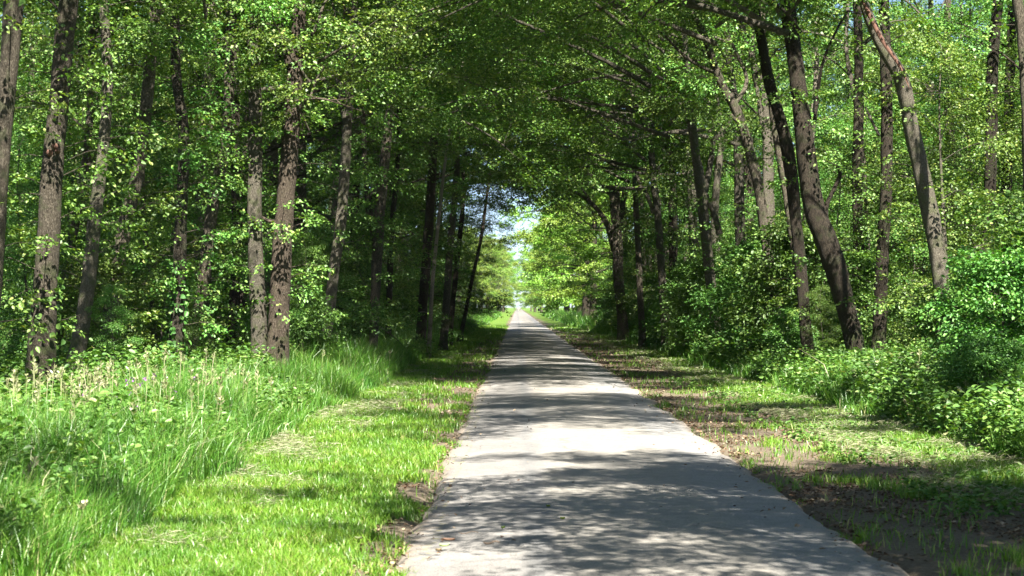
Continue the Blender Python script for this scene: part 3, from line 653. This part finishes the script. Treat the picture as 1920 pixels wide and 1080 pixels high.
    L('tree', 50, [(1418, 0, 18), (1430, 110, 20), (1439, 230, 22), (1440, 330, 24), (1442, 440, 26), (1444, 540, 26)], 'pale lichen green trunk behind the curving clump', 'grey', shoots=10, crown=up[2], seed=28, limbs=[[(1434, 260, 10), (1420, 170, 8), (1412, 90, 7), (1414, 20, 6)], [(1436, 180, 8), (1400, 80, 8), (1378, 20, 6), (1370, -30, 5)]])
    L('tree', 46, [(1290, 0, 12), (1322, 70, 15), (1350, 150, 18), (1385, 215, 20), (1408, 290, 22), (1424, 360, 22), (1436, 450, 22), (1450, 560, 24)], 'long trunk leaning far out towards the road, mossy upper side', 'brown', shoots=8, crown=HIGH[0], crz=pi - .3, seed=29,
      limbs=[[(1375, 200, 9), (1400, 150, 8, .5), (1372, 80, 6, .5)], [(1345, 140, 7), (1290, 110, 6, -.5), (1240, 60, 4, -.5)], [(1420, 340, 10), (1400, 250, 8), (1370, 215, 6)]])
    L('tree', 54, [(1280, 40, 12), (1287, 110, 14), (1292, 190, 17), (1303, 280, 19), (1314, 350, 23), (1322, 430, 24), (1332, 520, 22)], 'grey trunk with a branch sweeping left from its middle', 'grey', shoots=8, crown=HIGH[1], crz=pi, seed=30,
      limbs=[[(1296, 190, 12), (1275, 165, 10, -.5), (1245, 150, 7, -1), (1225, 140, 5, -1)], [(1318, 380, 12), (1335, 290, 10, .5), (1345, 240, 8, .5), (1380, 215, 6, .5)], [(1312, 340, 8), (1338, 400, 10), (1350, 440, 12)]])
    L('tree', 57, [(1330, 100, 10), (1345, 200, 12), (1352, 260, 15), (1346, 330, 15), (1340, 400, 17), (1342, 500, 17)], 'forked tree whose two arms spread above a pale bend', 'grey', shoots=6, crown=up[2], seed=31, limbs=[[(1348, 250, 12), (1362, 235, 10), (1375, 215, 8), (1390, 200, 5)], [(1350, 270, 9), (1328, 200, 7), (1324, 150, 6)]])
    L('tree', 64, [(1215, 60, 12), (1219, 215, 13), (1224, 325, 15), (1233, 400, 16), (1240, 500, 17)], 'upright trunk with a stubby pale branch pointing up left', 'grey', shoots=6, crown=OVER[0], crz=pi, seed=32, limbs=[[(1246, 262, 9), (1232, 235, 9), (1212, 215, 7), (1195, 180, 4)], [(1225, 400, 8), (1215, 370, 8), (1200, 345, 6), (1192, 320, 4)]])
    L('tree', 68, [(1250, 180, 18), (1258, 300, 20), (1262, 400, 20), (1262, 520, 20)], 'dark upright trunk deep behind the grey ones', 'dark', shoots=6, crown=up[1], seed=33)
    L('tree', 84, [(1152, 330, 22), (1154, 390, 23), (1158, 470, 23), (1161, 540, 22), (1168, 610, 24)], 'tree at the tunnel end whose branch arches left over the road', 'brown', shoots=8, crown=HIGH[1], crz=pi, seed=34,
      limbs=[[(1150, 470, 10), (1140, 425, 11), (1122, 395, 9), (1095, 370, 7), (1060, 352, 4, -1)], [(1110, 380, 5), (1085, 345, 4), (1070, 320, 3)], [(1163, 430, 10), (1168, 390, 10), (1172, 340, 8), (1178, 280, 6)], [(1158, 430, 3), (1190, 415, 3), (1220, 410, 2)]])
    L('tree', 88, [(1205, 400, 9), (1207, 480, 10), (1210, 560, 11), (1212, 620, 11)], 'slim twin stemmed trunk behind the arching tree, nearer stem', 'brown', shoots=6, seed=35, H=10, limbs=[[(1222, 600, 8), (1220, 530, 8), (1217, 450, 6), (1214, 400, 4)]])
    L('tree', 70, [(1130, 240, 7), (1150, 215, 6), (1100, 190, 4)][:0] or [(1185, 200, 10), (1190, 330, 12), (1195, 430, 13), (1200, 540, 13)], 'slim shaded trunk sending long low limbs left over the road', 'brown', shoots=6, crown=OVER[2], crz=pi, seed=36,
      limbs=[[(1196, 330, 12, 0), (1240, 300, 10, .5), (1200, 262, 8, -.5), (1160, 240, 7, -1), (1120, 212, 5, -1), (1080, 175, 3, -1.5)][2:], [(1195, 300, 9), (1165, 285, 7, -1), (1130, 265, 6, -1), (1085, 250, 4, -2)], [(1192, 260, 9), (1160, 225, 8, 0), (1110, 205, 6, 0), (1050, 200, 4, 0)]])
    L('tree', 52, [(1775, 120, 16), (1782, 300, 22), (1778, 420, 22), (1770, 520, 24)], 'shaded trunk showing behind the wounded leaning one', 'brown', shoots=14, crown=up[1], seed=37)
    L('tree', 42, [(1862, 100, 24), (1858, 250, 26), (1855, 380, 26), (1852, 520, 28)], 'thick dark trunk, first of the pair towards the right edge', 'dark', shoots=18, crown=up[2], seed=38)
    L('tree', 45, [(1897, 80, 20), (1890, 230, 22), (1885, 390, 24), (1880, 520, 24)], 'thinner dark trunk, second of the pair towards the right edge', 'dark', shoots=16, crown=up[0], seed=39)
    L('tree', 30, [(1908, -20, 24), (1917, 60, 25), (1925, 200, 26), (1930, 500, 28)], 'brown trunk cut by the right edge of the view', 'brown', shoots=10, crown=up[1], seed=40)

    # ---- tunnel walls: leafy trees that overhang the road
    hl = [(-6.6, 44, 1.0), (-5.9, 51, 1.05), (-6.9, 58, 1.1), (-5.7, 64, 1.0), (-6.1, 71, 1.05), (-5.6, 78, 1.1), (-6.1, 85, 1.05), (-6.3, 92, 1.0), (-6.2, 99, 1.05), (-6.6, 106, 1.0), (-6.3, 113, 1.15), (-7.4, 120, 1.1), (-5.2, 103, .95), (-5.0, 110, .9), (-5.0, 117, .85)]
    for i, (x, y, s) in enumerate(hl):
        place(HORN[i % 3], 'hornbeam', x, y, rng.normal(0, .3), s, 'dense dark hornbeam with layered branches walling the left side of the tunnel', 'tree', 'hornbeams along the left of the tunnel')
    ov = [(-6.8, 40, 0), (-6.3, 47, 0), (-6.4, 54, 0), (-6.0, 61, 0), (-6.2, 68, 0), (-5.8, 75, 0), (-6, 83, 0), (-5.8, 91, 0), (-6, 99, 0), (-5.6, 107, 2), (-5.4, 115, 2),
          (7.3, 60, 1), (6.4, 67, 1), (6.8, 74, 1), (6.5, 81, 1), (6.7, 88, 1), (6.5, 95, 1), (6.9, 102, 1), (7.2, 109, 1)]
    for i, (x, y, r) in enumerate(ov):
        if r == 1: place((HIGH if y < 56 or y > 70 else OVER)[i % 2], 'tree', x, y, pi + rng.normal(0, .3), rng.uniform(.95, 1.1) * (1 + .38 * sstep(45, 100, y)), 'grey barked tree whose high crown reaches left across the road', 'tree', 'trees arching over the road from the right')
        else: place((HIGH[i % 2] if y > 70 and r == 0 else OVER[i % 3]), 'tree', x, y, rng.normal(0, .3), rng.uniform(1, 1.1) * (1 + .38 * sstep(45, 100, y)), 'tall tree behind the hornbeams with a crown spread over the road', 'tree', 'trees arching over the road from the left')
    # shade trees beside and behind the viewpoint, above the frame
    for i, (x, y, rz, s, k) in enumerate(((6.3, 9.6, pi, .74, NEAR), (8.2, 6.4, pi, .8, NEAR), (-8.3, 9.5, 0, .7, NEAR), (7.0, 18.8, pi, 1.0, HIGH), (-6.6, 6.5, 0, .7, OVER), (9.8, 18, 2, .7, TALL))):
        place(k[i % len(k)], 'tree', x, y, rz, s, 'tall roadside tree out beside the viewpoint, known by its shadow on the road', 'tree', 'roadside trees beside the viewpoint')

    for x, y in ((-8, 20), (-12, 24), (-14, 15), (-9, 11), (-13, 5), (-8, 0), (-9, -9), (-15, -3), (-8, -18), (-7, -27), (9, -2), (8, -11), (14, -5), (8, -20), (14, 6), (15, 14), (12, 22), (16, 24), (7, -29), (20, 18), (-20, 20)):  # out-of-view trees added to block the open sky and darken ambient light
        place(TALL[int(abs(x + y)) % 3], 'tree', x, y, rng.uniform(0, 6), rng.uniform(.85, 1.1), 'unseen tree of the roadside wood, added level with or behind the viewpoint to block sky light', 'tree', 'unseen trees added around the viewpoint')
    # ---- right edge foliage wall and understorey
    n = 0
    def inview(x, y, m=1.5): return abs(x) < .285 * y + m
    rows = []
    for side in (-1, 1):
        y = 31.
        while y < 112:
            for x0 in (6.8, 9.6, 12.6, 15.6, 18.8, 22):
                x = side * (x0 + rng.uniform(-1.1, 1.1)); yy = y + rng.uniform(-1.6, 1.6)
                if side < 0 and x0 < 9 and 44 < yy: continue
                if not inview(x, yy): continue
                if side < 0 and yy < 32.5 and x0 < 9: continue
                if side > 0 and x0 < 9 and yy < 60 and rng.uniform() < .6: continue
                rows.append((x, yy))
            y += 4.1 if y < 60 else 6.2
    for x, y in rows:
        k = rng.integers(0, 3); sc = rng.uniform(.8, 1.2) * (1.35 if y > 50 and abs(x) > 11 else 1)
        if x > 0 and x < 9 and y < 60: sc *= .3 if y < 42 else .45
        if x < 0: place(SAP[k], 'young_tree', x, y, rng.uniform(0, 6.28), sc, 'leafy young tree filling the shade among the trunks left of the road', 'young tree', 'young trees in the left wood')
        else: place(SAP[k], 'young_tree', x, y, rng.uniform(0, 6.28), sc, 'leafy young tree among the trunks right of the road', 'young tree', 'young trees in the right wood')
    nb = 0
    for side in (-1, 1):
        y = 42.
        while y < 135:
            for x0 in (10.5, 15.5, 21, 27, 33):
                x = side * (x0 + rng.uniform(-2, 2)); yy = y + rng.uniform(-2.5, 2.5)
                if not inview(x, yy, 2): continue
                k = (LIGHT if x0 < 12 and side > 0 else TALL)[rng.integers(0, 3)] if rng.uniform() < (.6 if side < 0 else .75) else HORN[rng.integers(0, 3)]
                place(k, 'tree', x, yy, rng.uniform(0, 6.28), rng.uniform(.9, 1.15), 'slender tree deep in the wood %s of the road, half hidden by leaves' % ('left' if side < 0 else 'right'), 'tree', 'trees deep in the %s wood' % ('left' if side < 0 else 'right'))
            y += 9.5
    for side in (-1, 1):
        for y in (84, 97, 110, 123):
            for x0 in np.arange(13, 36, 5.5):
                x, yy = side * (x0 + rng.uniform(-1.5, 1.5)), y + rng.uniform(-3, 3)
                if inview(x, yy, 3): place(HORN[rng.integers(0, 3)], 'tree', x, yy, rng.uniform(0, 6.28), rng.uniform(1.2, 1.5), 'dense leafy tree closing the back of the wood %s of the road' % ('left' if side < 0 else 'right'), 'tree', 'dense trees at the back of the %s wood' % ('left' if side < 0 else 'right'))
    for x, y, sc in ((-8.3, 28.5, .26), (-6.2, 28.8, .24), (-7.2, 32.5, .36), (-5.6, 32, .24), (-8.6, 33, .6), (-6.4, 33.2, .5), (-5.0, 36.5, .4), (-4.9, 41, .42), (-4.6, 46.5, .38)):
        place(SAP[rng.integers(0, 3)], 'young_tree', x, y, rng.uniform(0, 6.28), sc, 'low leafy sapling at the feet of the front trunks left of the road', 'young tree', 'low saplings at the feet of the left trunks')
    # shrubs at the right wood edge
    big = [(6.6, 25.5, .85, 0, 'big leafy bush bulging over the verge below the wounded leaning trunk'), (8.0, 28, .95, 2, 'tall bush at the right edge behind the big leafy bush'),
           (6.0, 23.5, .5, 1, 'low dark bush in front of the big leafy bush'), (5.9, 40, .55, 0, 'small pale flowering shrub standing alone at the right verge'),
           (7.7, 33, .8, 1, 'dark shrub at the foot of the big curved trunk'), (7.6, 41, 1.0, 0, 'shaded shrub behind the small pale one')]
    for x, y, s, k, lb in big: place(SHR[k], 'bush', x, y, rng.uniform(0, 6), s, lb, 'bush')
    for y in np.arange(43, 118, 4.2):
        x = 6.3 + rng.uniform(-.4, .5)
        place(SHR[rng.integers(0, 3)], 'bush', x, y, rng.uniform(0, 6), rng.uniform(.9, 1.35), 'leafy bush in the hedge of growth lining the right verge', 'bush', 'bushes along the right verge')
    for y in np.arange(30, 112, 5.):
        x = -7.2 + rng.uniform(-.8, .5) if y < 44 else -5.6 + rng.uniform(-.4, .4)
        place(SHR[rng.integers(0, 3)], 'bush', x, y, rng.uniform(0, 6), rng.uniform(.6, 1.0), 'low bush in the shade under the trees left of the road', 'bush', 'bushes under the left trees')
    place(SHR[1], 'bush', *wp(575, 620, 38)[:2], 1., .75, 'sunlit bush with broad leaves between the reddish and olive trunks', 'bush')
    # ---- beyond the tunnel: avenue
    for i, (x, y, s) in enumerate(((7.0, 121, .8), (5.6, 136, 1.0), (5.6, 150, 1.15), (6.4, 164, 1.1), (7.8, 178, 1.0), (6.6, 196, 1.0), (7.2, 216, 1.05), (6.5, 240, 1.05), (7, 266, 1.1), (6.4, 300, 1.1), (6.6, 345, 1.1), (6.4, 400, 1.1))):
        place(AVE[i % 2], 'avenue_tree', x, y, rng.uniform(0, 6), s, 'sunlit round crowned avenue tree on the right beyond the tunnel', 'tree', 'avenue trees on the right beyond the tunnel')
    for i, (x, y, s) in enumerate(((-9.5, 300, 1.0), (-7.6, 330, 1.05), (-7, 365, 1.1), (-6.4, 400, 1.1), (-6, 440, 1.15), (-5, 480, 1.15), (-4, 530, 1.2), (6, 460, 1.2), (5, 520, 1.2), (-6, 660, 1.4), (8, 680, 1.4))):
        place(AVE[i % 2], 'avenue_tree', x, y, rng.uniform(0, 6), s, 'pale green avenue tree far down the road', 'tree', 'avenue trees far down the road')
    for x, y, s in ((-7.5, 150, 1.0), (-8.5, 175, 1.1), (-8, 205, 1.25), (-9.5, 235, 1.3)):
        place(SAP[0], 'young_tree', x, y, rng.uniform(0, 6), s, 'thin sunlit sapling on the left verge beyond the tunnel', 'young tree', 'saplings on the left verge beyond the tunnel')
    for i in range(24):
        x = -60 + i * 6 + rng.uniform(-1, 1)
        if abs(x) < 4: x = 4.5 if x > 0 else -4.5
        place(HORN[i % 3], 'far_tree', x, 600 + rng.uniform(-15, 15), rng.uniform(0, 6), 1.5, 'distant tree in the row at the end of the fields', 'tree', 'far trees beyond the fields')
    small_things()

def scar(root, TP, TR, z):
    rng = np.random.default_rng(4); k = np.searchsorted(TP[:, 2], z); A = Acc()
    c = TP[k] + np.array([.02, -TR[k] * .9, 0])
    for (dx, dz, r) in ((-.05, -.04, .06), (.03, .05, .05), (.06, -.02, .035)):
        p = c + [dx, 0, dz]; tube(A, [p + [0, .06, 0], p + [0, -.01, .01], p + [dx * .3, -.05, .03]], np.array([r, r * .9, r * .45]), 9, .5, 7)
    obj('branch_scar', A.mesh('branch_scar', M_WOUND, True), root)
def wound(root, TP, TR):
    A = Acc(); i0 = np.searchsorted(TP[:, 2], 5.3); i1 = np.searchsorted(TP[:, 2], 7.9)
    idx = np.arange(i0, i1); P = TP[idx].copy(); t = np.linspace(0, 1, len(idx))
    P[:, 1] -= TR[idx] * .80; P[:, 0] += TR[idx] * .45 * np.cos(t * 2.2); P[:, 2] += 0
    tube(A, P, np.sin(t * pi) ** .5 * .035 + .006, 8, .4, 5)
    obj('wound', A.mesh('wound', M_WOUND, True), root)

def small_things():
    def z_at(x, y): return .058
    def twig(px, py, ln, a, label, r=.008):
        Y = EYE * F / (py - VY); x = (px - VX) / F * Y; A = Acc()
        d = np.array([cos(a), sin(a), 0]); P = [np.array([0, 0, .008]) + d * ln * t + np.array([0, .012 * sin(t * 5), .006 * sin(t * 7)]) for t in np.linspace(-.5, .5, 7)]
        tube(A, P, np.array([.6, 1, .9, 1, .8, .7, .4]) * r, 6, .3, int(px))
        tube(A, [P[3], P[3] + d * .03 + [0, .03, .006]], np.array([r * .5, r * .2]), 4)
        tag(obj('fallen_twig', A.mesh('fallen_twig', M_TWIG, True), None, (x, Y, .045)), label, 'twig')
    twig(922, 1032, .11, .1, 'short dark curved twig lying on the pale asphalt')
    twig(878, 1013, .14, .05, 'straw coloured thin stalk lying on the asphalt above the dark twig', .004)
    rng = np.random.default_rng(8)
    def leaf(px, py, ln, label, m, cat='leaf'):
        Y = EYE * F / (py - VY); x = (px - VX) / F * Y; A = Acc(); a = rng.uniform(-.5, .5)
        n = 9; s = np.linspace(0, 1, n); w = np.sin(s * pi) ** .7 * ln * .33
        up = .012 + .02 * (s - .5) ** 2; d = np.array([cos(a), sin(a)]); b = np.array([-sin(a), cos(a)])
        V = np.concatenate([np.c_[(s - .5)[:, None] * ln * d, up], np.c_[(s - .5)[:, None] * ln * d + w[:, None] * b, up + .014], np.c_[(s - .5)[:, None] * ln * d - w[:, None] * b, up + .010]])
        i = np.arange(n - 1); A.add(V, np.concatenate([np.stack([i, i + 1, n + i + 1, n + i], 1), np.stack([i, 2 * n + i, 2 * n + i + 1, i + 1], 1)]))
        tag(obj('fallen_leaf', A.mesh('fallen_leaf', m, True), None, (x, Y, .045)), label, cat)
    leaf(842, 1030, .08, 'curled orange brown leaf on the asphalt near the left edge', M_LITTER)
    leaf(833, 1041, .07, 'pale leaf lying just below the curled orange one', M_SEED)
    leaf(1055, 988, .035, 'small yellow green leaf lying in the sun mid road', M_LAWN)
    leaf(943, 1006, .03, 'tiny yellow leaf lying alone left of the seam', M_LAWN)
    leaf(822, 1050, .04, 'little brown leaf at the mossy edge of the road', M_LITTER)
    leaf(672, 1027, .05, 'white scrap of dead leaf on the bright grass', M_SEED)
    leaf(1028, 964, .03, 'small green leaf inside the shadow on the road', M_LAWN)

build()

# ------------------------------------------------------------------ haze, light, sky, camera
def haze():
    m, nt = mat('haze_air'); v = N_(nt, 'ShaderNodeVolumePrincipled', Density=.00005)
    v.inputs['Color'].default_value = (.86, .93, 1, 1); o = N_(nt, 'ShaderNodeOutputMaterial'); nt.links.new(v.outputs[0], o.inputs['Volume'])
    x, y0, y1, z0, z1 = 1600, -140, 2700, -1.1, 24
    A = Acc(); V = [(a, b, c) for c in (z0, z1) for b in (y0, y1) for a in (-x, x)]
    A.add(V, [[0, 2, 3, 1], [4, 5, 7, 6], [0, 1, 5, 4], [2, 6, 7, 3], [0, 4, 6, 2], [1, 3, 7, 5]])
    tag(obj('haze', A.mesh('haze', m)), 'thin bluish air haze filling the far end of the avenue', 'haze', kind='stuff')
USE_HAZE = True
if USE_HAZE: haze()

w = bpy.data.worlds.new('World'); SC.world = w; w.use_nodes = True; nt = w.node_tree; nt.nodes.clear()
sky = nt.nodes.new('ShaderNodeTexSky'); sky.sky_type = 'NISHITA'; sky.sun_disc = False
sky.sun_elevation = SUN_EL; sky.sun_rotation = pi - SUN_AZ; sky.air_density = .55; sky.dust_density = .6
bg = nt.nodes.new('ShaderNodeBackground'); bg.inputs[1].default_value = .05
o = nt.nodes.new('ShaderNodeOutputWorld'); nt.links.new(sky.outputs[0], bg.inputs[0]); nt.links.new(bg.outputs[0], o.inputs[0])
sl = bpy.data.lights.new('sun', 'SUN'); sl.energy = 5.0; sl.angle = radians(.53); sl.color = (1, .955, .88)
so = bpy.data.objects.new('sun', sl); COL.objects.link(so)
from mathutils import Vector
so.rotation_euler = Vector(TO_SUN).to_track_quat('Z', 'Y').to_euler(); so.location = tuple(TO_SUN * 60)

cam = bpy.data.cameras.new('camera'); co = bpy.data.objects.new('camera', cam); COL.objects.link(co); SC.camera = co
cam.sensor_width = 36; cam.lens = F / 1920 * 36; cam.clip_end = 6000; cam.clip_start = .1
cam.shift_x = -(VX - 960) / 1920; cam.shift_y = (VY - 540) / 1920
co.location = (0, 0, EYE); co.rotation_euler = (pi / 2, 0, 0)
cam.dof.use_dof = True; cam.dof.focus_distance = 38; cam.dof.aperture_fstop = 5.6
SC.view_settings.view_transform = 'Standard'; SC.view_settings.look = 'None'; SC.view_settings.exposure = 2.2; SC.view_settings.gamma = 1
cy = SC.cycles
cy.max_bounces = 6; cy.diffuse_bounces = 1; cy.glossy_bounces = 2; cy.transmission_bounces = 4; cy.transparent_max_bounces = 4; cy.volume_bounces = 0
cy.caustics_reflective = False; cy.caustics_refractive = False; cy.sample_clamp_indirect = 4
